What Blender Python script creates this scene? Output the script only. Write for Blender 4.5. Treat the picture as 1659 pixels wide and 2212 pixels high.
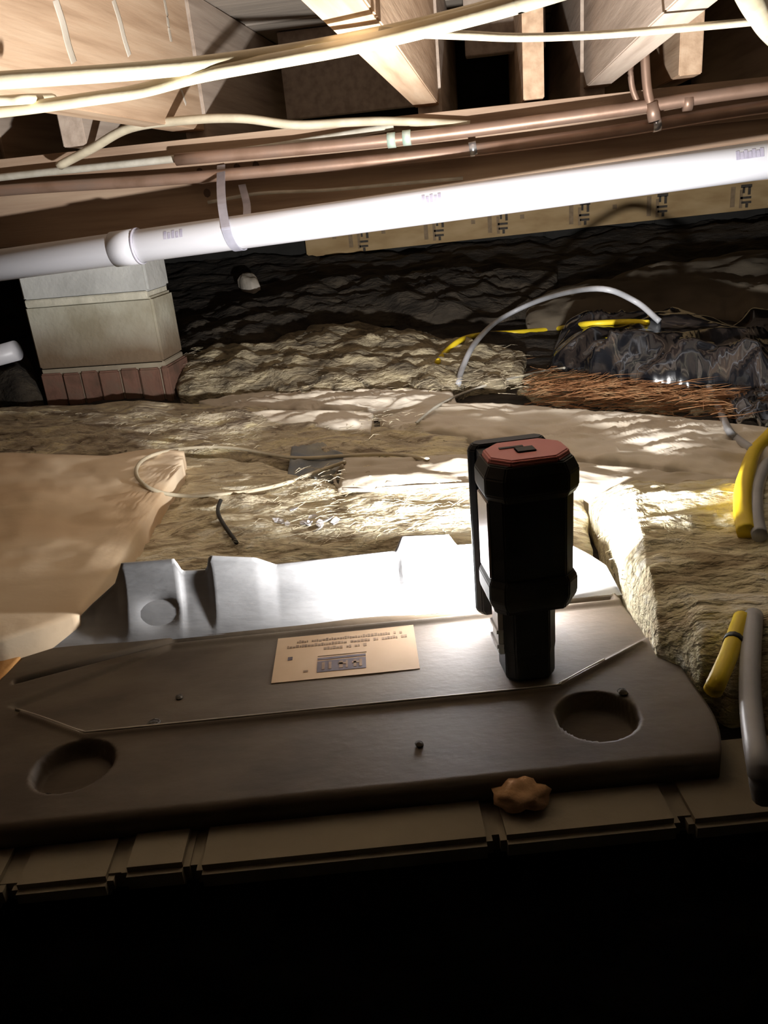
import bpy, bmesh, math, random
from mathutils import Vector, Matrix, noise

for o in list(bpy.data.objects):
    bpy.data.objects.remove(o, do_unlink=True)
sc = bpy.context.scene
C = sc.collection
R = math.radians

# ------------------------------------------------------------------ camera
IW, IH, F = 1659.0, 2212.0, 1750.0
CX, CY, ZC = IW / 2, IH / 2, 1.0
VPX, VPY, ROLL = 1060.0, 385.0, 0.095          # vanishing point of the joists, slope of the horizon
dY = Vector((VPX - CX, CY - VPY, F)).normalized()
_h = Vector((1, ROLL, 0))
dX = (_h - _h.dot(dY) * dY).normalized()
dU = dY.cross(dX)
if dU.y < 0:
    dU = -dU
CAM = Vector((0, 0, ZC))
right = Vector((dX.x, dY.x, dU.x)); up = Vector((dX.y, dY.y, dU.y)); fwd = Vector((dX.z, dY.z, dU.z))
cd = bpy.data.cameras.new('camera')
cam = bpy.data.objects.new('camera', cd); C.objects.link(cam)
m = Matrix((right, up, -fwd)).transposed().to_4x4(); m.translation = CAM
cam.matrix_world = m
cd.sensor_fit = 'VERTICAL'; cd.sensor_height = 36.0; cd.lens = F / IH * 36.0
cd.clip_start = 0.01; cd.clip_end = 50
sc.camera = cam

# ------------------------------------------------------------------ world, exposure
w = bpy.data.worlds.new('dark_crawl_space'); sc.world = w; w.use_nodes = True
w.node_tree.nodes['Background'].inputs[0].default_value = (0, 0, 0, 1)
w.node_tree.nodes['Background'].inputs[1].default_value = 0.0
sc.view_settings.view_transform = 'Standard'; sc.view_settings.look = 'None'
sc.view_settings.gamma = 1.0; sc.view_settings.use_curve_mapping = False
sc.view_settings.exposure = 0.15
LAMP_WATTS = 34.0

# ------------------------------------------------------------------ pixel -> place helpers
def ray(px, py):
    c = Vector(((px - CX) / F, (CY - py) / F, 1.0))
    return Vector((c.dot(dX), c.dot(dY), c.dot(dU)))
def onz(px, py, z):
    d = ray(px, py); return CAM + d * ((z - ZC) / d.z)
def ony(px, py, y):
    d = ray(px, py); return CAM + d * (y / d.y)

# local frame of the stamped metal pan on the ground
PA = R(9.4); PO = Vector((-0.15, 0.63))
PU = Vector((math.cos(PA), math.sin(PA))); PV = Vector((-math.sin(PA), math.cos(PA)))
PZ = 0.55
def pan(u, v, z=0.0):
    q = PO + PU * u + PV * v
    return Vector((q.x, q.y, PZ + z))
def pan_v(x, y):
    return (Vector((x, y)) - PO).dot(PV)

def lerp(pts, t):
    if t <= pts[0][0]: return pts[0][1]
    for (a, b), (c, d) in zip(pts, pts[1:]):
        if t <= c: return b + (d - b) * (t - a) / (c - a)
    return pts[-1][1]
def fbm(p, o=4):
    s, a = 0.0, 1.0
    for i in range(o):
        s += a * noise.noise(p); p = p * 2.07 + Vector((3.1, 1.7, 0.4)); a *= 0.5
    return s
GP = [(.55, .50), (.85, .522), (1.2, .53), (1.9, .535), (2.54, .62), (3.3, .785), (3.6, .80)]
def ground(x, y):
    v = pan_v(x, y)
    z = lerp(GP, y)
    k = max(0.0, min(1.0, (v + .165) / .03))
    z = z * k + 0.03 * (1 - k)
    if v > .22:
        a = min(1.0, (v - .22) / .2)
        z += a * (0.020 * fbm(Vector((x * 2.6, y * 3.6, 1.3)), 3) + 0.010 * fbm(Vector((x * 9, y * 17, 7)), 3))
    return z
def ong(px, py, h=0.0):
    d = ray(px, py); lo, hi = 0.5, 6.0
    f = lambda t: (CAM + d * t).z - ground((CAM + d * t).x, (CAM + d * t).y) - h
    t = lo; step = 0.03
    while t < hi and f(t) > 0: t += step
    a, b = t - step, t
    for i in range(14):
        c = (a + b) / 2
        if f(c) > 0: a = c
        else: b = c
    return CAM + d * b

# ------------------------------------------------------------------ materials
def mat(name, cols, scale=(1, 1, 1), nscale=8.0, detail=6.0, rough=0.8, metal=0.0, bump=0.0, bscale=None,
        coord='Object', spec=0.4, distort=0.0, ramp=(0.32, 0.68), bdist=0.01, coat=0.0):
    mt = bpy.data.materials.new(name); mt.use_nodes = True
    nt = mt.node_tree; b = nt.nodes['Principled BSDF']
    b.inputs['Roughness'].default_value = rough; b.inputs['Metallic'].default_value = metal
    b.inputs['Specular IOR Level'].default_value = spec; b.inputs['Coat Weight'].default_value = coat
    tc = nt.nodes.new('ShaderNodeTexCoord'); mp = nt.nodes.new('ShaderNodeMapping')
    mp.inputs['Scale'].default_value = scale
    nt.links.new(tc.outputs[coord], mp.inputs[0])
    n = nt.nodes.new('ShaderNodeTexNoise'); n.inputs['Scale'].default_value = nscale
    n.inputs['Detail'].default_value = detail; n.inputs['Distortion'].default_value = distort
    nt.links.new(mp.outputs[0], n.inputs['Vector'])
    cr = nt.nodes.new('ShaderNodeValToRGB'); e = cr.color_ramp.elements
    n_c = len(cols)
    while len(e) < n_c: e.new(0.5)
    for i, c in enumerate(cols):
        e[i].position = ramp[0] + (ramp[1] - ramp[0]) * i / max(1, n_c - 1)
        e[i].color = (*c, 1)
    nt.links.new(n.outputs['Fac'], cr.inputs[0]); nt.links.new(cr.outputs[0], b.inputs['Base Color'])
    if bump:
        n2 = nt.nodes.new('ShaderNodeTexNoise'); n2.inputs['Scale'].default_value = bscale or nscale * 3
        n2.inputs['Detail'].default_value = 8
        nt.links.new(mp.outputs[0], n2.inputs['Vector'])
        bp = nt.nodes.new('ShaderNodeBump'); bp.inputs['Strength'].default_value = bump
        bp.inputs['Distance'].default_value = bdist
        nt.links.new(n2.outputs['Fac'], bp.inputs['Height']); nt.links.new(bp.outputs[0], b.inputs['Normal'])
    return mt
M = {}
M['joist'] = mat('joist_wood', [(.40, .265, .165), (.52, .36, .235), (.60, .44, .30)], (14, .9, 14), 3.0, rough=.75, bump=.25, bdist=.004)
M['joist_grey'] = mat('joist_wood_grey', [(.34, .265, .205), (.44, .35, .28), (.50, .41, .33)], (14, .9, 14), 3.0, rough=.8, bump=.25, bdist=.004)
M['girder'] = mat('girder_wood', [(.24, .155, .10), (.34, .235, .16), (.40, .29, .20)], (.9, 14, 14), 3.0, rough=.75, bump=.25, bdist=.004)
M['knot'] = mat('knot_wood', [(.05, .03, .02), (.09, .05, .03)], nscale=30)
M['subfloor'] = mat('subfloor_boards', [(.34, .29, .24), (.46, .39, .32)], (.8, 10, 10), 3.0, rough=.85, bump=.2)
M['copper'] = mat('aged_copper', [(.25, .155, .105), (.34, .22, .16), (.31, .215, .165)], nscale=12, rough=.45, metal=.5, bump=.05)
M['verdigris'] = mat('green_solder', [(.35, .50, .42), (.55, .60, .52)], nscale=60, rough=.6, metal=.2)
M['pvc'] = mat('white_pvc', [(.62, .62, .66), (.70, .70, .74)], (.6, 6, 6), 4, rough=.38, spec=.5)
M['pvc_ink'] = mat('pvc_ink', [(.52, .50, .60), (.64, .62, .70)], nscale=90, rough=.5)
M['pipe_ink'] = mat('pipe_print_ink', [(.30, .28, .36), (.40, .38, .46)], nscale=90, rough=.5)
M['strap'] = mat('grey_strap', [(.42, .42, .50), (.56, .56, .66)], nscale=30, rough=.35, metal=.3)
M['romex'] = mat('cream_cable', [(.74, .64, .42), (.86, .78, .56)], nscale=16, rough=.5, bump=.1)
M['romex_dirty'] = mat('dusty_cable', [(.44, .38, .27), (.60, .53, .39)], nscale=22, rough=.7, bump=.1)
M['cable_grey'] = mat('grey_dusty_cable', [(.38, .35, .28), (.52, .49, .42)], nscale=30, rough=.8, bump=.1)
M['block'] = mat('concrete_block', [(.33, .33, .31), (.42, .42, .40), (.47, .47, .44)], nscale=9, rough=.95, bump=.5, bscale=70, bdist=.004)
M['block_brown_foot'] = mat('brown_foot_block', [(.27, .24, .17), (.40, .38, .30), (.45, .43, .36)], nscale=6, rough=.95, bump=.5, bscale=70, bdist=.004)
def discolour(mt, z0, z1, col):
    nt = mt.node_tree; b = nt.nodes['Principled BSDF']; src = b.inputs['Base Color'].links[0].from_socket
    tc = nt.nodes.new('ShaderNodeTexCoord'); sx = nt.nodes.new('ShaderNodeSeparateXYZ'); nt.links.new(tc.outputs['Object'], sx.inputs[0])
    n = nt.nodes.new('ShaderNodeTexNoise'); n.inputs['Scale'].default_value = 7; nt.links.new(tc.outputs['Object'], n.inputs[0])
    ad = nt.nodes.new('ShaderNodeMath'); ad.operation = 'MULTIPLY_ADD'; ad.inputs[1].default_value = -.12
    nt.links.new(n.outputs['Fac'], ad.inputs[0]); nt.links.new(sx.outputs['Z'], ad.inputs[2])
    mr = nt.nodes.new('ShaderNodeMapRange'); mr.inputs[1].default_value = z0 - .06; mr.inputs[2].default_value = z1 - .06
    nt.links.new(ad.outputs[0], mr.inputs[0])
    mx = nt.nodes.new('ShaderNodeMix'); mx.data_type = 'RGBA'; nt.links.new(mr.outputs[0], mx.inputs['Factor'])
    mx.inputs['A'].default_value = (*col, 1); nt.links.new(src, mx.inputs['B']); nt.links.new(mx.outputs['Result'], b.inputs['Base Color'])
discolour(M['block_brown_foot'], .15, .25, (.17, .12, .075))  # lower pier block turns brown towards its bottom
M['mortar'] = mat('mortar', [(.42, .40, .32), (.56, .53, .43)], nscale=25, rough=.95, bump=.5, bdist=.004)
M['brick'] = mat('dusty_red_brick', [(.11, .064, .043), (.185, .095, .066), (.155, .10, .07)], nscale=14, rough=.95, bump=.5, bscale=60, bdist=.004)
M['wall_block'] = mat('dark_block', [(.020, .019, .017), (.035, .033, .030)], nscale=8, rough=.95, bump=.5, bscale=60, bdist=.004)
M['kraft_print'] = mat('tan_kraft', [(.36, .23, .10), (.44, .30, .14), (.50, .35, .18)], (2, 2, 6), 4, rough=.7)
M['ink'] = mat('black_ink', [(.035, .028, .022), (.07, .055, .04)], nscale=80, rough=.7)
M['ink_faint'] = mat('faint_ink', [(.22, .15, .08), (.30, .21, .12)], nscale=80, rough=.7)
M['dirt'] = mat('dry_dirt', [(.022, .017, .012), (.052, .041, .029), (.09, .072, .050)], (1, 2.2, 2), 9, rough=1, bump=.8, bscale=34, bdist=.02)
M['dirt_dark'] = mat('dark_soil', [(.016, .013, .010), (.036, .029, .022), (.062, .049, .036)], (1, 2.2, 2), 9, rough=1, bump=.8, bscale=34, bdist=.02)
M['fiber'] = mat('fibreglass', [(.36, .29, .19), (.66, .58, .42), (.82, .74, .53), (.88, .84, .70)], (1, 2.6, 2.6), 11, 12, rough=1, bump=1, bscale=40, bdist=.016, distort=1.4, ramp=(.36, .64))
M['fiber_dirty'] = mat('dusty_fibreglass', [(.24, .19, .135), (.48, .41, .30), (.64, .56, .40), (.78, .69, .44)], (1, 2.4, 2.4), 8, 12, rough=1, bump=1, bscale=36, bdist=.016, distort=1.4, ramp=(.36, .64))
M['fiber_yellow'] = mat('yellow_fibreglass', [(.46, .37, .23), (.74, .66, .44), (.86, .78, .54), (.90, .86, .72)], (1, 2.6, 2.6), 10, 12, rough=1, bump=1, bscale=44, bdist=.016, distort=1.2, ramp=(.36, .64))
M['ridge'] = mat('ridge_debris', [(.09, .072, .048), (.28, .235, .155), (.50, .43, .28)], (1, 2.6, 2.6), 12, 12, rough=1, bump=1, bscale=40, bdist=.015, distort=.7)
M['kraft'] = mat('tan_kraft_paper', [(.60, .42, .26), (.72, .55, .37), (.78, .64, .47)], (1, 1.6, 1.6), 3.2, rough=.75, bump=.35, bscale=7, bdist=.012)
M['kraft_inside'] = mat('orange_kraft', [(.50, .24, .07), (.62, .33, .12)], nscale=8, rough=.8, bump=.3)
M['paper'] = mat('cream_paper', [(.52, .44, .34), (.68, .61, .50), (.74, .68, .58)], (1, 2, 2), 4, rough=.8, bump=.3, bscale=9, bdist=.01)
M['paper_grey'] = mat('grey_beige_paper', [(.42, .36, .28), (.56, .50, .41), (.62, .56, .48)], (1, 2, 2), 4, rough=.85, bump=.3, bscale=9, bdist=.01)
M['paper_brown'] = mat('brown_dusty_paper', [(.10, .08, .055), (.19, .155, .11)], (1, 2, 2), 4, rough=.9, bump=.4, bscale=9, bdist=.01)
M['rag_blue'] = mat('blue_grey_cloth', [(.13, .16, .21), (.34, .33, .28)], nscale=12, rough=.95, bump=.4)
M['black_film'] = mat('black_film', [(.006, .006, .008), (.011, .012, .015)], nscale=6, rough=.17, spec=1.0, coat=.6, bump=.2, bscale=9, bdist=.01)
M['straw'] = mat('rust_straw', [(.16, .065, .025), (.30, .14, .058), (.38, .235, .12)], nscale=30, rough=.8)
M['yellow'] = mat('yellow_tube', [(.72, .52, .015), (.84, .64, .03)], nscale=10, rough=.45)
M['grey_tube'] = mat('grey_tube', [(.34, .35, .37), (.50, .51, .54)], nscale=12, rough=.35)
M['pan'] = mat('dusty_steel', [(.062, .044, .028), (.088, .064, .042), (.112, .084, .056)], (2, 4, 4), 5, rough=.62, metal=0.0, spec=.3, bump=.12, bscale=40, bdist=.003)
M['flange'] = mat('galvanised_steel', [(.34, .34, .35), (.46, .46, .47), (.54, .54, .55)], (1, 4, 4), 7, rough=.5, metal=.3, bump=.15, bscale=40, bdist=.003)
M['bead_shine'] = mat('crease_highlight', [(.20, .17, .13), (.40, .36, .29)], nscale=14, rough=.4, metal=.3)
M['label'] = mat('tan_label', [(.50, .34, .20), (.58, .41, .26)], nscale=14, rough=.7)
M['label_ink'] = mat('label_ink', [(.16, .10, .06), (.26, .17, .10)], nscale=90, rough=.8)
M['label_box'] = mat('label_box_ink', [(.06, .045, .05), (.10, .075, .075)], nscale=60, rough=.8)
M['black'] = mat('black_plastic', [(.006, .006, .008), (.010, .010, .013)], nscale=20, rough=.5, spec=.35)
M['rubber'] = mat('black_rubber', [(.014, .013, .011), (.026, .024, .020)], nscale=20, rough=.6, spec=.4)
M['red'] = mat('red_plastic', [(.62, .19, .18), (.72, .26, .24)], nscale=9, rough=.5)
M['side_sheen'] = mat('side_sheen_grey', [(.50, .43, .42), (.60, .54, .53)], nscale=9, rough=.35, metal=.3)
M['steel'] = mat('bright_steel', [(.55, .56, .58), (.66, .67, .69)], nscale=20, rough=.3, metal=.8)
M['sill'] = mat('dusty_sill_block', [(.24, .20, .145), (.34, .29, .21)], nscale=7, rough=.95, bump=.5, bscale=40, bdist=.004)
M['pebble'] = mat('tan_stone', [(.40, .22, .10), (.52, .31, .16)], nscale=18, rough=.9, bump=.4)
lens = bpy.data.materials.new('led_lens'); lens.use_nodes = True
lb = lens.node_tree.nodes['Principled BSDF']
lb.inputs['Base Color'].default_value = (.9, .9, .9, 1)
lb.inputs['Emission Color'].default_value = (1, .96, .9, 1); lb.inputs['Emission Strength'].default_value = 12
M['lens'] = lens

# ------------------------------------------------------------------ mesh helpers
def link(o, parent=None):
    C.objects.link(o)
    if parent: o.parent = parent
    return o
def mk(name, verts, faces, m, parent=None, smooth=False):
    me = bpy.data.meshes.new(name); me.from_pydata([tuple(v) for v in verts], [], faces)
    bm = bmesh.new(); bm.from_mesh(me); bmesh.ops.recalc_face_normals(bm, faces=bm.faces); bm.to_mesh(me); bm.free()
    me.materials.append(M[m])
    if smooth:
        for p in me.polygons: p.use_smooth = True
    o = bpy.data.objects.new(name, me)
    return link(o, parent)
def tag(o, label, cat, group=None):
    o['label'] = label; o['category'] = cat
    if group: o['group'] = group
    return o
def struct(o):
    o['kind'] = 'structure'; return o
def thing(name, label, cat, loc=(0, 0, 0), rz=0.0, group=None):
    o = bpy.data.objects.new(name, None); o.location = loc; o.rotation_euler = (0, 0, rz)
    o.empty_display_size = .05
    C.objects.link(o); return tag(o, label, cat, group)
BOXF = [(0, 1, 2, 3), (4, 7, 6, 5), (0, 4, 5, 1), (1, 5, 6, 2), (2, 6, 7, 3), (3, 7, 4, 0)]
def boxv(x0, x1, y0, y1, z0, z1):
    return [Vector(p) for p in ((x0, y0, z0), (x1, y0, z0), (x1, y1, z0), (x0, y1, z0), (x0, y0, z1), (x1, y0, z1), (x1, y1, z1), (x0, y1, z1))]
def bevel(o, wd, seg=2):
    bm = bmesh.new(); bm.from_mesh(o.data)
    bmesh.ops.bevel(bm, geom=bm.edges[:], offset=wd, segments=seg, affect='EDGES', clamp_overlap=True)
    bm.to_mesh(o.data); bm.free(); return o
def box(name, x0, x1, y0, y1, z0, z1, m, parent=None, bev=0.0):
    c = Vector(((x0 + x1) / 2, (y0 + y1) / 2, (z0 + z1) / 2)); base = c if parent is None else Vector((0, 0, 0))
    o = mk(name, [v - base for v in boxv(x0, x1, y0, y1, z0, z1)], BOXF, m, parent)
    if parent is None: o.location = base
    if bev: bevel(o, bev)
    return o
def smooth_path(pts, n=8):
    pts = [Vector(p) for p in pts]
    P = [pts[0] * 2 - pts[1]] + pts + [pts[-1] * 2 - pts[-2]]
    out = []
    for i in range(1, len(P) - 2):
        for k in range(n):
            t = k / n; a, b, c, d = P[i - 1], P[i], P[i + 1], P[i + 2]
            out.append(.5 * ((2 * b) + (c - a) * t + (2 * a - 5 * b + 4 * c - d) * t * t + (3 * b - a - 3 * c + d) * t ** 3))
    out.append(pts[-1]); return out
def tube(name, pts, r, m, parent=None, seg=10, n=8, flat=1.0, wid=None, path=True):
    p = smooth_path(pts, n) if path else [Vector(q) for q in pts]
    vs, fs = [], []; ref = Vector((0, 0, 1))
    for i, q in enumerate(p):
        t = (p[min(i + 1, len(p) - 1)] - p[max(i - 1, 0)]).normalized()
        s = t.cross(ref)
        if s.length < .05: s = t.cross(Vector((0, 1, 0)))
        s.normalize(); b = s.cross(t).normalized()
        for k in range(seg):
            a = 2 * math.pi * k / seg
            vs.append(q + s * math.cos(a) * r + b * math.sin(a) * r * flat)
    for i in range(len(p) - 1):
        for k in range(seg):
            fs.append((i * seg + k, i * seg + (k + 1) % seg, (i + 1) * seg + (k + 1) % seg, (i + 1) * seg + k))
    fs.append(tuple(range(seg))); fs.append(tuple((len(p) - 1) * seg + k for k in range(seg)))
    if parent is None:
        c = sum(p, Vector()) / len(p); vs = [v - c for v in vs]
        o = mk(name, vs, fs, m, None, True); o.location = c
    else:
        o = mk(name, vs, fs, m, parent, True)
    return o
def pix_line(edge, t):
    xs = [Vector((*p, 0)) for p in edge]
    L = [0]
    for a, b in zip(xs, xs[1:]): L.append(L[-1] + (b - a).length)
    s = t * L[-1]
    for i in range(len(xs) - 1):
        if s <= L[i + 1] + 1e-9:
            k = (s - L[i]) / max(1e-9, L[i + 1] - L[i]); return xs[i].lerp(xs[i + 1], k)
    return xs[-1]
def patch(name, label, cat, top, bot, m, nu=70, nv=26, h=0.02, bulge=0.02, amp=0.01, fx=12, fy=26, seed=0, ridged=False,
          ragged=0.0, skirt=0.05, wav=None, octs=4, parent=None):
    """a slab or sheet lying on the ground; its outline is traced, its height comes from the ground under it"""
    vs, fs = [], []
    for j in range(nv + 1):
        v = j / nv
        for i in range(nu + 1):
            u = i / nu
            a = pix_line(top, u); b = pix_line(bot, u)
            q = a.lerp(b, v)
            if ragged:
                q.y += ragged * noise.noise(Vector((u * 14, v * 1.5, seed * 3.3)))
                q.x += ragged * noise.noise(Vector((v * 6, u * 1.5, seed * 5.1)))
            p = ong(q.x, q.y, h)
            e = min(1.0, 6 * min(u, 1 - u)) ** .5 * min(1.0, 5 * min(v, 1 - v)) ** .5
            nz = fbm(Vector((p.x * fx, p.y * fy, seed * 7.7)), octs)
            if ridged: nz = 1.0 - 2.0 * abs(nz)
            p.z = ground(p.x, p.y) + h + bulge * e + amp * nz * (.35 + .65 * e)
            if wav: p.z += wav(u, v)
            vs.append(p)
    W = nu + 1
    for j in range(nv):
        for i in range(nu):
            fs.append((j * W + i, j * W + i + 1, (j + 1) * W + i + 1, (j + 1) * W + i))
    ring = [i for i in range(nu + 1)] + [j * W + nu for j in range(1, nv + 1)] + [nv * W + i for i in range(nu - 1, -1, -1)] + [j * W for j in range(nv - 1, 0, -1)]
    base = len(vs)
    for r_ in ring:
        q = vs[r_].copy(); q.z = min(q.z - .006, ground(q.x, q.y) - .004) if skirt else q.z - .006
        vs.append(q)
    n = len(ring)
    for k in range(n):
        fs.append((ring[k], ring[(k + 1) % n], base + (k + 1) % n, base + k))
    c = sum(vs, Vector()) / len(vs); c.z = min(v.z for v in vs)
    o = mk(name, [v - c for v in vs], fs, m, parent, True); o.location = c
    return tag(o, label, cat)

# ------------------------------------------------------------------ setting
# floor: one height field of dirt, dropping into the pit in front of the masonry sill
X0, X1, Y0, Y1, ST = -2.3, 2.3, -0.7, 3.45, 0.019
nx, ny = int((X1 - X0) / ST), int((Y1 - Y0) / ST)
vs = [Vector((X0 + i * ST, Y0 + j * ST, ground(X0 + i * ST, Y0 + j * ST))) for j in range(ny + 1) for i in range(nx + 1)]
for v in vs:
    if v.y > 1.9: v.z += .015 * fbm(Vector((v.x * 8, v.y * 18, 4)), 4) * min(1, (v.y - 1.9) * 3)
fs = [(j * (nx + 1) + i, j * (nx + 1) + i + 1, (j + 1) * (nx + 1) + i + 1, (j + 1) * (nx + 1) + i) for j in range(ny) for i in range(nx)]
struct(mk('floor', vs, fs, 'dirt_dark', None, True))

# ceiling: plank subfloor, boards running along the girder direction, as children
ceil_ = struct(box('ceiling', -2.3, 2.3, -.7, 3.45, 1.497, 1.51, 'subfloor'))
bw = .14
pl = box('plank', -2.3, 2.3, 0, bw - .006, 0, .02, 'subfloor', ceil_)
i = 0
y = -.7
while y < 3.4:
    o = pl if i == 0 else pl.copy()
    if i: C.objects.link(o); o.parent = ceil_
    o.location = Vector((0, y, 1.474 + .002 * ((i * 37) % 3))) - ceil_.location
    y += bw; i += 1

# back wall: dark concrete blocks
YW = 3.3
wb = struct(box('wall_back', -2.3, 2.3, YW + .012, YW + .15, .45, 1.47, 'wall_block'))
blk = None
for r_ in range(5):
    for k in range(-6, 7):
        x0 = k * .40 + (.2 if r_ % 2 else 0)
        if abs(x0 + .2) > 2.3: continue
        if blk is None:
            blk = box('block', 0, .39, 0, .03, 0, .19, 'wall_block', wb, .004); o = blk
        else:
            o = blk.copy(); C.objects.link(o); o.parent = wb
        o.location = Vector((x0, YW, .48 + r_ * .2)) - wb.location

# wall_front: masonry sill at the lip of the pit, each block a piece
SZ = -.019                                             # top of sill below the pan's deck
wf = struct(bpy.data.objects.new('wall_front', None)); C.objects.link(wf)
wf.location = pan(0, -.12, -.5); wf.rotation_euler = (0, 0, PA)
def pan_u_of(px, py, z):
    p = onz(px, py, z); return (Vector((p.x, p.y)) - PO).dot(PU), (Vector((p.x, p.y)) - PO).dot(PV)
js = [-.95, -.62] + [pan_u_of(*p, PZ + SZ)[0] for p in ((30, 1870), (262, 1845), (425, 1820), (1062, 1760), (1450, 1710))] + [.55, .9]
vf = pan_u_of(800, 1838, PZ + SZ)[1]
random.seed(4)
for a, b in zip(js, js[1:]):
    dz = random.uniform(-.003, .001)
    verts = [v for v in boxv(a + .003, b - .003, vf + .12 + random.uniform(-.004, .004), .05, .5 + SZ - .022, .5 + SZ + dz)]
    bevel(mk('block', verts, BOXF, 'sill', wf), .005, 2)
mk('mortar_bed', boxv(-.95, .9, vf + .130, .048, .5 + SZ - .021, .5 + SZ - .006), BOXF, 'sill', wf)
mk('footing', boxv(-.95, .9, vf + .17, .06, -.03, .5 + SZ - .0225), BOXF, 'dirt_dark', wf)

# ------------------------------------------------------------------ floor joists
def joist(x0, x1, y0, y1, z0, label, m='joist', z1=1.472, group=None):
    o = box('floor_joist', x0, x1, y0, y1, z0, z1, m, None, .002)
    return tag(o, label, 'joist', group)
JZ = 1.170
joist(-.1715, -.1143, -.381, 2.1336, JZ, 'pale wooden joist resting on girder, crossed underneath by the cream cables')
joist(.2184, .2731, -.381, 2.1336, JZ, 'pale grey wooden joist above the copper riser and girder', 'joist_grey')
J3 = joist(-.7493, -.6922, -.381, 2.1336, JZ, 'broad tan joist with whitish drips, behind the cream cables')
joist(-1.2954, -1.2383, -.381, 2.1336, JZ, 'tan joist on the girder beyond the joist with whitish drips')
joist(.7112, .7683, -.381, 2.1336, JZ, 'pale joist on the girder beside the hanging cream cable end', 'joist_grey')
a = ony(1131, 220, 1.9939); b = ony(1176, 218, 1.9939)
joist(a.x, b.x, 1.9939, 3.302, 1.1511, 'joist with square sawn end standing alone on girder between two longer joists', 'joist')
a = ony(1466, 165, 1.9685); b = ony(1516, 163, 1.9685)
joist(a.x, b.x, 1.9685, 3.302, 1.1626, 'joist with square sawn end near the copper riser strap on girder', 'joist')
joist(-.1650, -.1085, 2.14, 3.302, 1.1511, 'short grey joist lapped beside the pale joist crossed by cables', 'joist_grey')
joist(.212, .267, 2.14, 3.302, 1.1511, 'short grey joist lapped against the pale grey joist', 'joist_grey')
joist(-.7440, -.687, 2.14, 3.302, 1.1511, 'short grey joist lapped against the drip marked joist', 'joist_grey')
joist(-1.290, -1.233, 2.14, 3.302, 1.1511, 'short grey joist lapped against the joist past the drips', 'joist_grey')
joist(-.9652, -.9081, 1.9304, 3.302, 1.1511, 'joist with sawn end on girder behind the drooping cream cable', 'joist_grey')
joist(.706, .762, 2.14, 3.302, 1.1511, 'short grey joist lapped against the joist by the hanging cable end', 'joist_grey')
tag(box('blocking_board', -.6337, -.1143, 2.80, 2.84, 1.2286, 1.472, 'joist_grey', None, .002), 'grey solid blocking board fitted between joists behind the girder', 'board')
tag(box('blocking_board', -.0571, .1613, 2.5654, 2.6162, 1.3175, 1.472, 'joist_grey', None, .002), 'shallow blocking board between joists above the dark gap', 'board')
# whitish drips on the broad joist: glue runs
for i, (py0, px0, px1, py1) in enumerate(((0, 120, 160, 135), (0, 245, 280, 120), (0, 355, 370, 90), (190, 390, 402, 225), (35, 435, 445, 70))):
    def onx(px, py, x):
        d = ray(px, py); return CAM + d * (x / d.x)
    a = onx(px0, py0, -.6922); b = onx(px1, py1, -.6922)
    ws = (.0125, .011, .008, .006, .006)[i]
    pts = [a, a.lerp(b, .35) + Vector((0, .002, 0)), a.lerp(b, .7) - Vector((0, .002, 0)), b]
    pts = [p - J3.location for p in pts]; cx_ = pts[0].copy()
    o = tube('glue_run', [Vector((0, p.y, p.z)) for p in pts], ws, 'paper_grey', J3, 8, 5, 1.0)
    o.location.x = .0286; o.scale = (.06, 1, 1)

# ------------------------------------------------------------------ girder, pier
GB = .943
g = thing('girder_beam', 'brown built-up wooden girder carrying the joists above the white pipe', 'beam', (-.2, 2.108, GB))
for k in range(2):
    mk('ply', boxv(-2.1, 2.6, -.076 + k * .0775, -.001 + k * .076, 0, .206), BOXF, 'girder', g)
    bevel(g.children[-1], .003)
mk('lip_board', boxv(-2.1, 2.6, -.104, -.0768, .124, .203), BOXF, 'girder', g); bevel(g.children[-1], .003)
for px, py in ((432, 372), (447, 417), (512, 363), (553, 358)):
    p = ony(px, py, 2.0028) - g.location
    vv = []; n = 8
    for s in (0, 1):
        for k in range(n): vv.append(p + Vector((math.cos(k / n * 6.283) * .008, -.002 + s * .006, math.sin(k / n * 6.283) * .010)))
    mk('nail_hole', vv, [tuple(range(n)), tuple(range(n, 2 * n))] + [(k, (k + 1) % n, n + (k + 1) % n, n + k) for k in range(n)], 'knot', g)

YP = 1.97
xL = ony(60, 700, YP).x; xR = ony(338, 700, YP).x
pr = thing('masonry_pier', 'grey concrete block pier on brick base under girder', 'pier', ((xL + xR) / 2, YP + .07, .52))
def P(x0, x1, z0, z1, m, name, bev, y0=0, y1=.14):
    c = pr.location
    o = mk(name, boxv(x0 - c.x, x1 - c.x, YP + y0 - c.y, YP + y1 - c.y, z0 - c.z, z1 - c.z), BOXF, m, pr); bevel(o, bev, 2); return o
zm = ony(210, 645, YP).z; zb = ony(240, 795, YP).z
P(xL + .002, xR - .004, zm + .006, GB, 'block', 'block', .006)
P(xL, xR, zb + .006, zm - .006, 'block_brown_foot', 'block', .006)
P(xL + .006, xR - .010, zm - .009, zm + .009, 'mortar', 'mortar_joint', .002, -.002, .134)
P(xL + .004, xR + .001, zb - .008, zb + .008, 'sill', 'mortar_joint', .002, .004, .134)
bxs = [xL - .002] + [ony(px, 820, YP).x for px in (137, 175, 215, 262, 303, 350)] + [xR + .012]
for i, (a, b) in enumerate(zip(bxs, bxs[1:])):
    P(a + .0025, b - .0025, .50, zb - .004 - .002 * (i % 2), 'brick', 'brick', .004, -.004 - .003 * (i % 2), .14)
P(bxs[0] + .004, bxs[-1] - .004, .50, zb - .008, 'sill', 'mortar_bed', .002, .004, .134)

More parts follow.
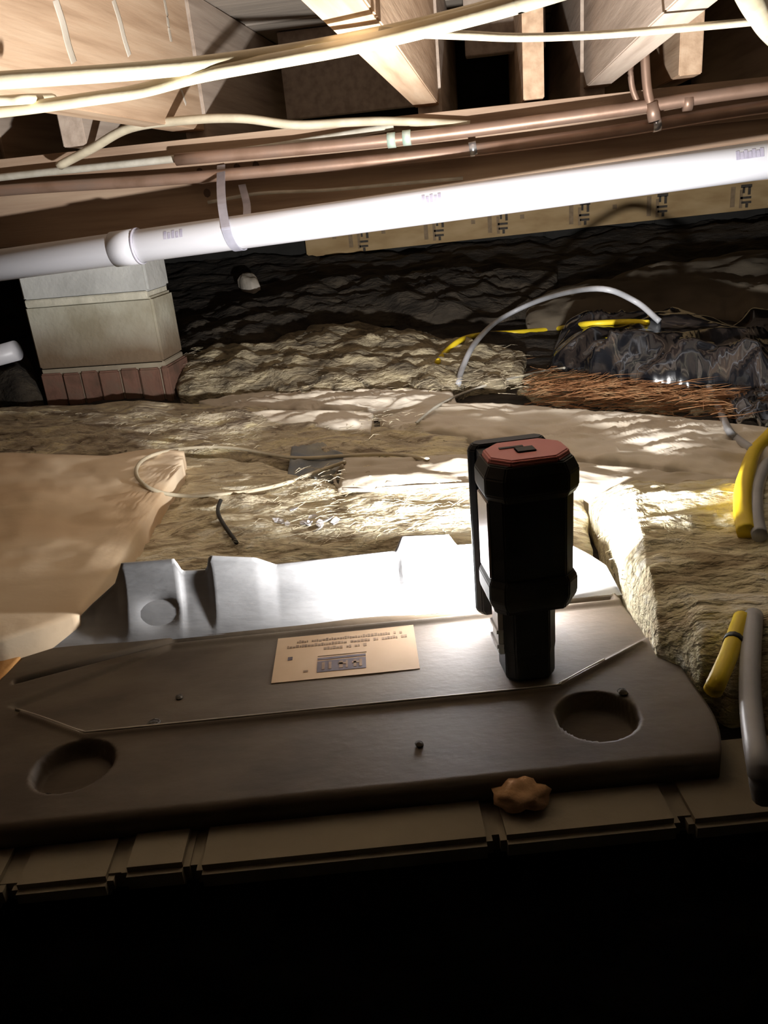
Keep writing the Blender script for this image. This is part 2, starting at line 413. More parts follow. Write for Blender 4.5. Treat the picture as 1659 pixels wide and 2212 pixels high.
# ------------------------------------------------------------------ pipes
# white drain pipe hung just in front of the girder
ypL, ypR = 1.84, 1.78
ctr = [ony(-250, 573 + 34, 1.8542), ony(0, 573, ypL), ony(275, 537, 1.8288), ony(830, 460, 1.8161), ony(1250, 402, 1.7971), ony(1659, 345, ypR), ony(1950, 305, 1.7653)]
a_, b_ = ctr[1], ctr[5]
def pipe_at(px):
    t = (px - 0) / 1659.0
    # intersection of the pixel column with the straight pipe axis
    lo, hi = -1.5, 3.0
    for i in range(40):
        mid = (lo + hi) / 2; p = a_.lerp(b_, mid) - CAM
        c = p.x * dX + p.y * dY + p.z * dU
        x = CX + F * c.x / c.z
        if x < px: lo = mid
        else: hi = mid
    return a_.lerp(b_, lo)
PR = .035
pd = (b_ - a_).normalized()
pv = thing('drain_pipe', 'white plastic drain pipe hung below the wooden girder', 'pipe', pipe_at(830))
tube('pipe', [a_.lerp(b_, -.65) - pv.location, a_.lerp(b_, 1.75) - pv.location], PR, 'pvc', pv, 32, 1, path=False)
c0, c1 = pipe_at(247), pipe_at(303)
co = tube('coupling', [c0 - pv.location, c1 - pv.location], PR + .0032, 'pvc', pv, 32, 1, path=False)
tube('coupling_rim', [c1 - pd * .006 - pv.location, c1 - pv.location], PR + .0045, 'pvc_ink', co, 32, 1, path=False)
# printed marks on the pipe: thin curved decals
def ring_decal(parent, c, half, a0, a1, r, m, name):
    s = pd.cross(Vector((0, 0, 1))).normalized(); b = s.cross(pd).normalized()
    vv, ff = [], []; n = 8
    for i in range(n + 1):
        a = a0 + (a1 - a0) * i / n
        off = s * math.cos(a) * r + b * math.sin(a) * r
        vv += [c + off - pd * half, c + off + pd * half]
    for i in range(n): ff.append((2 * i, 2 * i + 1, 2 * i + 3, 2 * i + 2))
    return mk(name, vv, ff, m, parent, True)
for px, n in ((372, 5), (920, 5), (1585, 7)):
    for k in range(n):
        c = pipe_at(px + k * 8.5) - pv.location
        ring_decal(pv, c, .0033, R(12), R(34 if k % 2 else 40), PR + .0010, 'pipe_ink', 'print_mark')
# strap around the pipe, nailed to the girder
st = thing('pipe_strap', 'grey flat strap looped round the white pipe and fixed to girder', 'strap', pipe_at(505))
pc = pipe_at(512); loc = st.location
lp = []
s_ = pd.cross(Vector((0, 0, 1))).normalized(); b__ = s_.cross(pd).normalized()
for k in range(0, 17):
    a = R(170 - k * 15 - 0) + R(-170 + 40)
    lp.append((a, k))
def band(name, pts, wdt, th, m, parent):
    vs, fs = [], []
    for i, q in enumerate(pts):
        t = (pts[min(i + 1, len(pts) - 1)] - pts[max(i - 1, 0)]).normalized()
        sd = pd; nn = t.cross(sd).normalized()
        vs += [q - sd * wdt / 2, q + sd * wdt / 2, q + sd * wdt / 2 + nn * th, q - sd * wdt / 2 + nn * th]
    for i in range(len(pts) - 1):
        for k in range(4):
            fs.append((4 * i + k, 4 * i + (k + 1) % 4, 4 * i + 4 + (k + 1) % 4, 4 * i + 4 + k))
    fs += [(0, 1, 2, 3), tuple(len(vs) - 4 + k for k in range(4))]
    return mk(name, vs, fs, m, parent)
# s_ points towards the camera (-y) or away; make it point to the camera
if s_.y > 0: s_ = -s_
arc = []
sk = lambda t: pd * (.023 * t)
p_top = ony(478, 358, 1.9964)
rr = PR + .0015
for k in range(13):
    a = R(75 - k * 15)
    arc.append(pc + s_ * math.cos(a) * rr + Vector((0, 0, 1)) * math.sin(a) * rr + sk(k / 12 - .8))
front = [p_top, p_top.lerp(arc[3], .35) + Vector((0, -.012, .0)), p_top.lerp(arc[3], .7) + Vector((0, -.012, .004))] + arc[3:]
band('front_band', [p - loc for p in smooth_path(front, 4)], .020, .002, 'strap', st)
p2 = ony(523, 400, 1.999); p2b = pc + pd * .02 + Vector((0, rr * .75, rr * .78))
back = [p2, ony(533, 440, 1.9431), p2b, pc + pd * .012 + Vector((0, rr * 1.0, -.003)), arc[-1]]
band('rear_band', [p - loc for p in smooth_path(back, 4)], .018, .002, 'strap', st)
# copper pipes along the girder's upper edge
def lineY(p0, p1, y): return ony(*p0, y), ony(*p1, y)
a, b = lineY((-30, 385), (1720, 187), 1.9621)
cp = thing('copper_pipe', 'aged copper water pipe with green soldered coupling along girder top', 'pipe', ((a + b) / 2))
q0 = ony(380, 345, 1.9621)
tube('pipe', [q0 - cp.location, ony(850, 302, 1.9621) - cp.location, ony(1280, 246, 1.9621) - cp.location, ony(1720, 183, 1.9621) - cp.location, ony(1720, 183, 1.9621) - cp.location + (b - a).normalized() * .8], .0133, 'copper', cp, 14, 6)
for px, py in ((846, 303), (879, 298), (1485, 222)):
    c = ony(px, py, 1.9621) - cp.location; dd = (b - a).normalized()
    tube('coupling', [c - dd * .009, c + dd * .009], .0162, 'verdigris' if px < 1000 else 'copper', cp, 14, 1, path=False)
a2 = [ony(-40, 415, 1.9761) - Vector((.7, 0, 0)), ony(-40, 415, 1.9761), ony(400, 385, 1.9761), ony(900, 338, 1.9761), ony(1300, 288, 1.9761), ony(1720, 222, 1.9761), ony(1720, 222, 1.9761) + Vector((.8, 0, .004))]
cp2 = thing('copper_pipe', 'dull copper water pipe running below the one with green coupling', 'pipe', a2[3])
tube('pipe', [p - a2[3] for p in a2], .0133, 'copper', cp2, 14, 6)
for px, py in ((1022, 322), (1418, 268)):
    c = ony(px, py, 1.9761) - a2[3]
    tube('pipe_glint', [c - Vector((.008, 0, .001)), c + Vector((.008, 0, .001))], .0155, 'steel', cp2, 14, 1, path=False)  # bright bands stand in for small highlights on the copper pipe
# copper riser from the pipe up to the joists
rs = thing('copper_riser', 'thin copper riser rising from the girder pipe beside the pale grey joist', 'pipe', ony(1408, 245, 1.9558))
tube('pipe', [ony(1412, 250, 1.9558) - rs.location, ony(1398, 190, 1.9558) - rs.location, ony(1392, 100, 1.9558) - rs.location, ony(1390, 20, 1.9558) - rs.location], .0095, 'copper', rs, 12, 5)
tube('tee_fitting', [ony(1414, 262, 1.9558) - rs.location, ony(1408, 222, 1.9558) - rs.location], .0133, 'copper', rs, 12, 1, path=False)
hk = tube('wire_hanger', [ony(1378, 222, 1.9685), ony(1366, 190, 1.9685), ony(1362, 150, 1.9685), ony(1368, 120, 1.9812), ony(1372, 60, 2.0066)], .0064, 'copper', None, 8, 5)
tag(hk, 'bent copper hanger strap beside the thin copper riser', 'hanger')

# ------------------------------------------------------------------ cables overhead
def extend(pts, L0=0.0, L1=0.0):
    pts = [Vector(p) for p in pts]
    if L0: pts = [pts[0] + (pts[0] - pts[1]).normalized() * L0] + pts
    if L1: pts = pts + [pts[-1] + (pts[-1] - pts[-2]).normalized() * L1]
    return pts
def cable(name, label, pts, r, m, flat=.6, cat='cable'):
    o = tube(name, pts, r, m, None, 10, 8, flat); return tag(o, label, cat)
cz = 1.150
A = [onz(-260, 190, cz), onz(0, 174, cz), onz(340, 150, cz), onz(600, 118, cz), onz(820, 78, cz + .005), onz(980, 42, cz + .005), onz(1130, 2, cz + .005), onz(1300, -50, cz + .005)]
cable('electrical_cable', 'thick cream electrical cable crossing under the joists, uppermost of the pair', extend(A, .7, .7), .0125, 'romex', .75)
B = [onz(-260, 262, cz - .010), onz(0, 240, cz - .010), onz(180, 216, cz - .010), onz(300, 197, cz - .010), onz(420, 165, cz - .010), onz(560, 138, cz - .008), onz(760, 100, cz - .008), onz(960, 52, cz - .006), onz(1120, 8, cz - .006), onz(1260, -36, cz - .006)]
cable('electrical_cable', 'cream electrical cable that sags below the thick one then joins it', extend(B, .7, .7), .0108, 'romex', .75)
B2 = [onz(-200, 230, cz - .002), onz(0, 218, cz - .002), onz(60, 214, cz - .002), onz(110, 212, cz + .008)]
cable('electrical_cable', 'short stub of cream cable tucked above the sagging cable', B2, .009, 'romex', .7)
D = [onz(820, 68, cz + .006), onz(900, 72, cz), onz(1000, 76, cz), onz(1130, 81, cz), onz(1300, 75, cz), onz(1450, 63, cz), onz(1659, 44, cz), onz(1850, 26, cz)]
cable('electrical_cable', 'thin dusty cable crossing beneath the pale grey joist', extend(D, 0, .7), .0066, 'romex_dirty', .7)
Cc = [ony(128, 358, 1.9431), ony(200, 320, 1.9304), ony(280, 277, 1.905), ony(400, 260, 1.8796), ony(520, 256, 1.8796), ony(640, 270, 1.905), ony(760, 264, 1.9431), ony(850, 262, 1.9812), ony(1015, 270, 1.985)]
cable('electrical_cable', 'cream cable drooping in an arch onto the girder', Cc, .0133, 'romex_dirty', .7)
E_ = [ony(-60, 390, 1.9748), ony(100, 372, 1.9748), ony(330, 348, 1.9761), ony(560, 322, 1.9787), ony(800, 282, 1.9888), ony(850, 272, 1.9914)]
cable('electrical_cable', 'dusty grey cable lying along the top edge of the girder', extend(E_, .7, 0), .0108, 'cable_grey', .8)
Fc = [ony(450, 437, 2.013), ony(560, 418, 1.9939), ony(700, 411, 1.9964), ony(830, 400, 2.0015), ony(1000, 385, 2.013)]
cable('electrical_cable', 'thin grey cable along lower girder face behind the pipe strap', Fc, .005, 'cable_grey', .8)
Gc = [onz(1600, -60, 1.14), onz(1622, -5, 1.14), onz(1640, 30, 1.142), onz(1668, 75, 1.146), onz(1720, 130, 1.15)]
cable('electrical_cable', 'stout cream cable end bending down past the pale joist', extend(Gc, .3, .25), .0133, 'romex', .8)
H_ = [ony(-60, 432, 1.9812), ony(-10, 416, 1.9888), ony(30, 410, 1.9914), ony(52, 405, 1.999)]
cable('electrical_cable', 'short pale cable end against girder above the pipe coupling', extend(H_, .4, 0), .0076, 'romex_dirty', .7)

# ------------------------------------------------------------------ kraft batt on the back wall
bl = ony(663, 556, YW - .05); br = ony(1659, 449, YW - .05)
kb = thing('insulation_panel', 'tan kraft faced panel with black print along back wall', 'insulation', (0, YW - .03, min(bl.z, br.z)))
hw = .34
vv = boxv(bl.x, 2.2, -.022, .022, 0, hw)
sl = (br.z - bl.z) / (br.x - bl.x)
for v in vv: v.z += sl * (v.x - bl.x) + (bl.z - kb.location.z)
bevel(mk('facing', vv, BOXF, 'kraft_print', kb), .006, 2)
def on_panel(px, py):
    p = ony(px, py, YW - .0535); return p - kb.location
def mark(px, py, wx, hz, m='ink'):
    p = on_panel(px, py); mk('printed_mark', boxv(p.x - wx / 2, p.x + wx / 2, p.y, p.y + .003, p.z - hz / 2, p.z + hz / 2), BOXF, m, kb)
# rotated lettering: an F lying on its back (two legs down), then I bars, repeated along the facing
def yb(px): return 556 + (449 - 556) * (px - 663) / (1659 - 663)
for px in (787, 950, 1088, 1264, 1432, 1613):
    b0 = yb(px)
    k = .00155
    top = b0 - (52 if px > 900 else 46)
    mark(px, top, 24 * k, 7 * k)
    mark(px - 6, top + 9, 5 * k, 13 * k); mark(px + 6, top + 10, 6 * k, 17 * k)
    mark(px - 2, top + 25, 24 * k, 5 * k)
    mark(px - 1, top + 35, 22 * k, 5 * k); mark(px, top + 42, 6 * k, 9 * k)
    mark(px - 30, b0 - 28, 10 * k, 44 * k, 'ink_faint'); mark(px - 12, b0 - 24, 7 * k, 40 * k, 'ink_faint')
for px in (722, 828, 1022, 1128, 1328):
    mark(px, yb(px) - 38, 10 * .0015, 10 * .0015, 'ink_faint')

# ------------------------------------------------------------------ ground cover
patch('kraft_batt', 'smooth tan kraft paper face of a fallen batt beside the steel pan', 'insulation',
      [(-260, 985), (0, 978), (230, 985), (320, 970), (398, 975)], [(-330, 1440), (0, 1388), (172, 1330), (240, 1240), (392, 1010)], 'kraft', 60, 40, .064, .010, .005, 4, 5, 1, octs=3)
patch('kraft_flap', 'orange torn kraft flap tucked under the smooth tan batt', 'paper',
      [(-200, 1440), (0, 1400), (70, 1372), (140, 1352)], [(-200, 1600), (-60, 1560), (5, 1500), (60, 1415)], 'kraft_inside', 26, 14, .03, .01, .006, 10, 12, 2)
patch('fibreglass_batt', 'matted beige fibreglass lying behind the upright steel flange', 'insulation',
      [(390, 985), (560, 1000), (740, 1050), (1000, 1055), (1260, 1060)], [(215, 1262), (480, 1240), (800, 1215), (1030, 1200), (1280, 1230)], 'fiber', 120, 60, .030, .012, .008, 9, 26, 3, ragged=10)
patch('fibreglass_batt', 'dusty fibreglass strip between masonry pier and smooth kraft batt', 'insulation',
      [(-250, 905), (0, 880), (330, 868), (560, 878), (800, 925), (1010, 945)], [(-250, 1000), (0, 990), (400, 985), (560, 1000), (760, 1000), (1020, 1005)], 'fiber_dirty', 120, 36, .022, .012, .010, 8, 24, 4, ragged=8)
patch('fibreglass_batt', 'big yellow fibreglass mound against the end of the steel pan', 'insulation',
      [(1268, 1080), (1400, 1055), (1560, 1050), (1800, 1040)], [(1352, 1290), (1415, 1400), (1520, 1470), (1800, 1530)], 'fiber_yellow', 100, 70, .045, .045, .012, 9, 22, 5, ragged=12)
patch('debris_ridge', 'olive ridge of old fibreglass and dirt beyond the pier', 'debris',
      [(385, 770), (470, 755), (580, 745), (720, 700), (860, 720), (1000, 745), (1130, 765)], [(385, 850), (560, 856), (760, 845), (980, 838), (1130, 810)], 'ridge', 110, 40, .030, .030, .020, 10, 24, 6, ragged=10)
patch('debris_ridge', 'dark dirt ridge with brown rubble near the back wall', 'debris',
      [(380, 690), (560, 650), (760, 600), (1000, 590), (1200, 580)], [(380, 745), (560, 735), (760, 690), (1000, 690), (1180, 670)], 'dirt', 100, 36, .02, .03, .022, 9, 20, 7, ragged=10)
patch('paper_sheet', 'brown dusty paper sheet rumpled on the dirt below printed panel', 'paper',
      [(1130, 660), (1260, 620), (1420, 580), (1560, 558), (1760, 540)], [(1140, 700), (1300, 690), (1440, 672), (1580, 680), (1760, 690)], 'paper_brown', 80, 30, .02, .03, .014, 6, 10, 8, ridged=True, octs=2, ragged=5)
patch('paper_sheet', 'cream crumpled paper strip just in front of the debris ridge', 'paper',
      [(430, 868), (560, 852), (760, 848), (975, 846)], [(470, 892), (600, 885), (800, 888), (990, 880)], 'paper', 110, 24, .022, .008, .010, 7, 34, 9, ridged=True, octs=3)
patch('paper_sheet', 'pale torn paper flap over the dusty fibreglass strip', 'paper',
      [(540, 890), (660, 889), (806, 892)], [(600, 915), (690, 922), (800, 935)], 'paper', 50, 18, .034, .006, .005, 10, 40, 10, ridged=True, octs=2)
patch('paper_sheet', 'cream creased paper strip running from the ridge past the red topped light', 'paper',
      [(820, 905), (930, 872), (1060, 874), (1200, 884), (1420, 900), (1700, 930)], [(850, 930), (960, 935), (1080, 955), (1240, 990), (1420, 1010), (1700, 1060)], 'paper', 130, 40, .020, .008, .008, 6, 26, 11, ridged=True, octs=3)
patch('paper_strip', 'flat grey beige paper strip behind the red topped light', 'paper',
      [(742, 990), (1000, 985), (1250, 1000), (1430, 1020), (1640, 1040)], [(730, 1056), (1000, 1050), (1250, 1055), (1430, 1066), (1640, 1075)], 'paper_grey', 90, 24, .046, .006, .004, 7, 26, 12, ridged=True, octs=2)
patch('cloth_scrap', 'small blue grey cloth scrap caught in the fibreglass', 'cloth',
      [(630, 965), (690, 950), (745, 985)], [(620, 1035), (690, 1040), (738, 1010)], 'rag_blue', 26, 18, .034, .004, .006, 20, 30, 13)
patch('dirt_mound', 'brown dirt mound beside the masonry pier under white pipe end', 'debris',
      [(-160, 800), (0, 782), (45, 762), (70, 790)], [(-160, 885), (0, 872), (60, 866), (92, 858)], 'dirt', 40, 20, .02, .06, .012, 14, 20, 14)
patch('plastic_sheet', 'crumpled black plastic sheet on the dirt beside rust straw', 'sheet',
      [(1195, 775), (1225, 745), (1330, 745), (1450, 735), (1560, 728), (1700, 690)], [(1185, 795), (1280, 812), (1370, 832), (1500, 842), (1570, 850), (1720, 905)], 'black_film', 110, 44, .012, .075, .030, 3.5, 9, 15, ridged=True, octs=2, ragged=5)
patch('plastic_scrap', 'dark torn plastic scrap below the crumpled black sheet', 'sheet',
      [(1560, 850), (1620, 830), (1720, 820)], [(1590, 905), (1640, 915), (1720, 915)], 'black_film', 40, 22, .015, .015, .014, 14, 22, 16, ridged=True, octs=2)
patch('rubble', 'whitish lump of rubble on dark dirt behind the pier', 'debris',
      [(512, 604), (535, 594), (556, 602)], [(525, 618), (545, 622), (562, 618)], 'paper_grey', 18, 12, .02, .02, .006, 30, 40, 17)
patch('rubble', 'rounded grey brown paper lump before the grey tube arch', 'debris',
      [(1020, 775), (1080, 760), (1118, 765)], [(1010, 810), (1070, 815), (1122, 800)], 'ridge', 26, 16, .03, .02, .006, 12, 20, 18)

# straw and loose glass fibre: strands nobody could count, one part of the bed or batt they lie on
def strands(name, owner, zones, m, seed, rad, lmin, lmax, spread, lift, keep=None):
    rng = random.Random(seed); vs, fs = [], []; c = owner.location
    for (x0, y0, x1, y1, slope), cnt in zones:
        for i in range(cnt):
            px = rng.uniform(x0, x1); py = (rng.gauss((y0 + y1) / 2, (y1 - y0) * .3) if slope else rng.uniform(y0, y1)) + (px - x0) * slope
            if keep and not keep(px, py): continue
            p = ong(px, py, lift); p.z += rng.uniform(-.012, .006); p -= c
            a = rng.gauss(.1, spread); L = rng.uniform(lmin, lmax)
            d = Vector((math.cos(a), math.sin(a), rng.uniform(-.15, .18))) * L
            n_ = Vector((-d.y, d.x, 0)).normalized() * rad; zz = Vector((0, 0, rad * 1.3))
            k = len(vs); bend = Vector((-d.y, d.x, 0)) * rng.uniform(-.2, .2) + Vector((0, 0, rng.uniform(0, .005)))
            h_ = p + d * .5 + bend
            vs += [p - n_, p + n_, p + zz, h_ - n_, h_ + n_, h_ + zz, p + d]
            fs += [(k, k + 1, k + 4, k + 3), (k + 1, k + 2, k + 5, k + 4), (k + 2, k, k + 3, k + 5), (k + 3, k + 4, k + 6), (k + 4, k + 5, k + 6), (k + 5, k + 3, k + 6)]
    o = mk(name, vs, fs, m, owner); o['kind'] = 'stuff'; return o
sb = patch('straw_bed', 'rust brown bed of matted straw below the black plastic sheet', 'straw',
      [(1120, 815), (1220, 808), (1400, 822), (1600, 850)], [(1120, 860), (1250, 875), (1420, 888), (1600, 898)], 'ridge', 90, 30, .002, .006, .010, 9, 34, 19, ragged=14)
strands('straw_strands', sb, (((1125, 805, 1590, 868, .05), 1000),), 'straw', 11, .0008, .03, .13, .45, .016)
OB = bpy.data.objects
strands('fibre_tufts', OB['fibreglass_batt'], (((420, 1010, 1000, 1190, 0), 900),), 'fiber', 5, .0005, .012, .04, .5, .045, lambda x, y: x > 640 - (y - 1010))
strands('fibre_tufts', OB['fibreglass_batt.001'], (((0, 890, 900, 975, 0), 700),), 'fiber', 6, .0005, .012, .04, .5, .035)
strands('fibre_tufts', OB['fibreglass_batt.002'], (((1290, 1080, 1659, 1400, 0), 900),), 'fiber_yellow', 7, .0005, .012, .04, .5, .055, lambda x, y: x > 1280 + (y - 1150) * .6)
strands('fibre_tufts', OB['debris_ridge'], (((395, 755, 1120, 840, 0), 500),), 'fiber_dirty', 8, .0006, .012, .05, .5, .05)

# ------------------------------------------------------------------ tubes and wires on the ground
from mathutils.bvhtree import BVHTree
_v, _f = [], []
for ob in [o for o in C.objects if o.type == 'MESH' and o.parent is None and o.get('category') in ('insulation', 'debris', 'paper', 'cloth', 'sheet', 'straw')]:
    b0 = len(_v); mw = Matrix.Translation(ob.location)
    _v += [mw @ v.co for v in ob.data.vertices]; _f += [tuple(b0 + k for k in p.vertices) for p in ob.data.polygons]
TREE = BVHTree.FromPolygons(_v, _f)
def onsurf(px, py, lift):
    """the place on the ground cover under a pixel, lifted off it"""
    d = ray(px, py).normalized(); p = ong(px, py)
    hit = TREE.ray_cast(CAM, d)
    if hit[0] is not None and (hit[0] - CAM).length < (p - CAM).length: p = hit[0]
    return p - d * lift * .6 + Vector((0, 0, lift * .5))
def gtube(name, label, pts, r, m, cat, flat=1.0, seg=10):
    if r < .004:
        pp = [onsurf(q.x, q.y, r * 2.2) for q in smooth_path([(x, y, 0) for x, y, h in pts], 7)]
        for it in range(10):
            pp = [pp[0]] + [(pp[k - 1] + pp[k] * 2 + pp[k + 1]) / 4 for k in range(1, len(pp) - 1)] + [pp[-1]]
        lift = max(0.0, max(onsurf(x, y, r).z - min(pp, key=lambda p: (p - onsurf(x, y, r)).length).z for x, y, h in pts[1:-1])) * .5
        pp = [p + Vector((0, 0, lift)) for p in pp]
        return tag(tube(name, pp, r, m, None, seg, 2, flat), label, cat)
    return tag(tube(name, [onsurf(x, y, h) for x, y, h in pts], r, m, None, seg, 8, flat), label, cat)
gtube('yellow_tube', 'thin yellow tube emerging from under the black plastic sheet', [(945, 785, .0055), (965, 760, .0055), (1000, 735, .0055), (1050, 724, .0055), (1120, 720, .0055), (1210, 711, .0055), (1260, 703, .0055), (1350, 698, .0055), (1400, 700, .0055)], .0070, 'yellow', 'tube')
gtube('grey_tube', 'thin grey tube arching over the yellow tube to the black sheet', [(990, 832, .0055), (1000, 795, .0055), (1030, 750, .03), (1085, 710, .06), (1180, 680, .09), (1290, 670, .10), (1370, 678, .06), (1425, 697, .0055)], .0070, 'grey_tube', 'tube')
gtube('yellow_tube', 'stout yellow tube curving up out of the yellow fibreglass mound', [(1700, 905, .0105), (1659, 950, .0105), (1628, 985, .0105), (1608, 1050, .0105), (1604, 1110, .0105), (1612, 1160, .0105)], .0105, 'yellow', 'tube')
gtube('grey_tube', 'grey tube looping beside the stout yellow tube', [(1690, 990, .0085), (1655, 1010, .0085), (1634, 1060, .0085), (1632, 1120, .0085), (1640, 1165, .0085)], .0085, 'grey_tube', 'tube')
gtube('grey_tube', 'limp grey tube lying from black plastic toward the yellow tube', [(1530, 838, .0065), (1550, 880, .0065), (1572, 930, .0065), (1590, 950, .0065), (1625, 975, .0065)], .0065, 'grey_tube', 'tube')
yt = tag(tube('yellow_tube', [onz(1602, 1335, .60), onz(1588, 1375, .60), onz(1572, 1420, .60), onz(1550, 1470, .60), onz(1540, 1492, .59)], .0078, 'yellow', None, 12, 6), 'short yellow tube end hanging over the corner of the steel pan', 'tube')
tube('tape_band', [onz(1586, 1382, .60) - yt.location, onz(1583, 1390, .60) - yt.location], .0087, 'rubber', yt, 12, 1, path=False)
tag(tube('grey_tube', [onz(1628, 1330, .60), onz(1622, 1400, .60), onz(1620, 1480, .60), onz(1626, 1570, .60), onz(1640, 1660, .60), onz(1650, 1720, .57)], .0085, 'grey_tube', None, 14, 6), 'thick grey tube drooping past the corner of the steel pan', 'tube')
gtube('thin_wire', 'cream wire looped over the edge of the smooth kraft batt', [(925, 997, .0032), (850, 985, .0032), (750, 988, .0032), (650, 995, .0032), (580, 985, .0032), (500, 970, .0032), (400, 972, .0032), (320, 990, .0032), (293, 1020, .0032), (310, 1052, .0032), (370, 1075, .0032), (480, 1074, .0032), (600, 1055, .0032), (680, 1025, .0032), (745, 1003, .0032)], .0032, 'romex_dirty', 'wire')
gtube('thin_wire', 'pale wire along the near edge of the flat grey beige strip', [(740, 1010, .0028), (722, 1035, .0028), (735, 1060, .0028), (790, 1062, .0028), (900, 1055, .0028), (1030, 1050, .0028)], .0028, 'paper_grey', 'wire')
gtube('thin_wire', 'grey brown wire wandering across cream paper to the straw', [(900, 920, .003), (940, 885, .003), (1000, 855, .003), (1080, 828, .003), (1180, 806, .003), (1220, 800, .003)], .003, 'cable_grey', 'wire')
gtube('thin_wire', 'short dark wire stuck in the beige fibreglass', [(478, 1085, .003), (470, 1110, .003), (485, 1140, .003), (512, 1178, .003)], .003, 'rubber', 'wire')
# white paint flakes on the fibreglass
rng = random.Random(21)
for i in range(12):
    p = onsurf(rng.gauss(655, 42), rng.gauss(1128, 13), .002)
    n = 6; rr_ = rng.uniform(.003, .007)
    vv = []
    for z in (0, .0016):
        for k in range(n):
            a = k / n * 6.283; q = rr_ * rng.uniform(.6, 1.1); vv.append(Vector((math.cos(a) * q * 1.5, math.sin(a) * q, z + .002 * math.cos(a))))
    o = mk('paint_flake', vv, [tuple(range(n)), tuple(range(n, 2 * n))] + [(k, (k + 1) % n, n + (k + 1) % n, n + k) for k in range(n)], 'pvc')
    o.location = p; o.rotation_euler = (rng.uniform(-.3, .3), rng.uniform(-.3, .3), rng.uniform(0, 3))
    tag(o, 'tiny white flake lying on the beige fibreglass behind the flange', 'flake', 'white flakes on the fibreglass')
# white pipe stub beyond the pier
a = ony(-120, 800, 1.98); b = ony(36, 757, 1.98)
t = tube('pipe_stub', [a, b], .026, 'pvc', None, 20, 1, path=False); tag(t, 'short white pipe stub lying on the dirt mound past the pier', 'pipe')

# ------------------------------------------------------------------ stamped steel pan
pn = thing('steel_pan', 'large dusty brown stamped steel pan lying behind masonry sill', 'pan', pan(0, 0, -.02), PA)
# local coordinates u, v, z with deck at z = .02
def deck_h(u, v):
    h = .02
    # recessed tray with chamfered front corners
    def tray(u, v):
        fr = 0.0
        if u < -.25: fr = (-.25 - u) * .62
        if u > .195: fr = (u - .195) * .62
        return v - fr
    d = tray(u, v)
    s = max(0, min(1, (d + .002) / .006))
    bkv = .152
    if u < -.2: bkv = .152 - (-.2 - u) * .62
    e = max(0, min(1, (bkv - v) / .006))
    h -= .0045 * s * e
    # bead along the crease
    h += .0030 * math.exp(-((d + .006) / .0035) ** 2) * (1 if -.33 < u < .30 else 0)
    # two pressed rings with sunk centres
    for cu, cv in ((-.247, -.048), (.221, -.051)):
        rr_ = math.hypot(u - cu, (v - cv))
        h -= .0165 * max(0, min(1, (.036 - rr_) / .004))
    if -.36 < u < .30: h -= .012 * math.exp(-((v - (.160 if u > -.2 else .160 - (-.2 - u) * .35)) / .0035) ** 2)
    return h
def outline_ok(u, v): return True
us = [-.375 + .695 * i / 278 for i in range(279)]
vsr = [-.121 + .298 * j / 152 for j in range(153)]
vs, fs = [], []
for v in vsr:
    for u in us:
        # rounded front-right corner and tapered left rear
        uu = u
        rim = .32
        if v < -.05: rim = .32 - .022 * ((-.05 - v) / .078) ** 2
        if v > .02: rim = .32 - .016 * (v - .02) / .15
        lim = -.375
        if v > .12: lim = -.375 + .25 * (v - .12)
        uu = lim + (rim - lim) * (u + .375) / .695
        z = deck_h(uu, v) - .006 * max(0, (-.113 - v) / .008) ** 2
        z += .0008 * noise.noise(Vector((uu * 9, v * 9, 2)))
        vs.append(Vector((uu, v, z)))
W = len(us); H = len(vsr)
for j in range(H - 1):
    for i in range(W - 1): fs.append((j * W + i, j * W + i + 1, (j + 1) * W + i + 1, (j + 1) * W + i))
ring = list(range(W)) + [j * W + W - 1 for j in range(1, H)] + [(H - 1) * W + i for i in range(W - 2, -1, -1)] + [j * W for j in range(H - 2, 0, -1)]
b0 = len(vs)
for r_ in ring: vs.append(Vector((vs[r_].x, vs[r_].y, 0)))
for k in range(len(ring)): fs.append((ring[k], ring[(k + 1) % len(ring)], b0 + (k + 1) % len(ring), b0 + k))
fs.append(tuple(range(b0, b0 + len(ring))))
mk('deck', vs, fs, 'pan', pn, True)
bead = [(-.335, .050, 0), (-.309, .0365, 0), (-.285, .022, 0), (-.252, -.0005, 0), (-.235, -.004, 0), (-.1, -.004, 0), (.05, -.004, 0), (.185, -.004, 0), (.202, .0005, 0), (.225, .017, 0), (.252, .0315, 0)]
tube('crease_bead', [Vector((u, v, deck_h(u, v) + .0004)) for u, v, z in bead], .0014, 'bead_shine', pn, 8, 4)  # paler colour stands in for the highlight caught along the crease
# upright rear flange with notched tabs
prof = [(-.372, .000), (-.33, .012), (-.285, .045), (-.262, .062), (-.250, .086), (-.190, .085), (-.184, .069), (-.156, .068), (-.151, .085), (-.100, .077), (-.078, .066), (.060, .068), (.068, .085), (.122, .082), (.130, .068), (.20, .066), (.262, .054), (.300, .028), (.312, .0)]
vs, fs = [], []; NU = 230; NV = 14; th = .0025
for s in (0, 1):
    for j in range(NV + 1):
        for i in range(NU + 1):
            u = -.372 + .684 * i / NU
            hgt = lerp(prof, u); t = j / NV
            z = .018 + hgt * t
            v = .165 + .030 * (1 - (1 - t) ** 1.6) * min(1, hgt / .04) + s * th
            v += .0016 * noise.noise(Vector((u * 10, z * 20, 3)))
            if s == 0:
                # dent near the left end
                v += .008 * math.exp(-(((u + .215) / .02) ** 2 + ((z - .045) / .012) ** 2))
            vs.append(Vector((u, v, z)))
W = NU + 1; off = W * (NV + 1)
for s in (0, 1):
    for j in range(NV):
        for i in range(NU): fs.append((s * off + j * W + i, s * off + j * W + i + 1, s * off + (j + 1) * W + i + 1, s * off + (j + 1) * W + i))
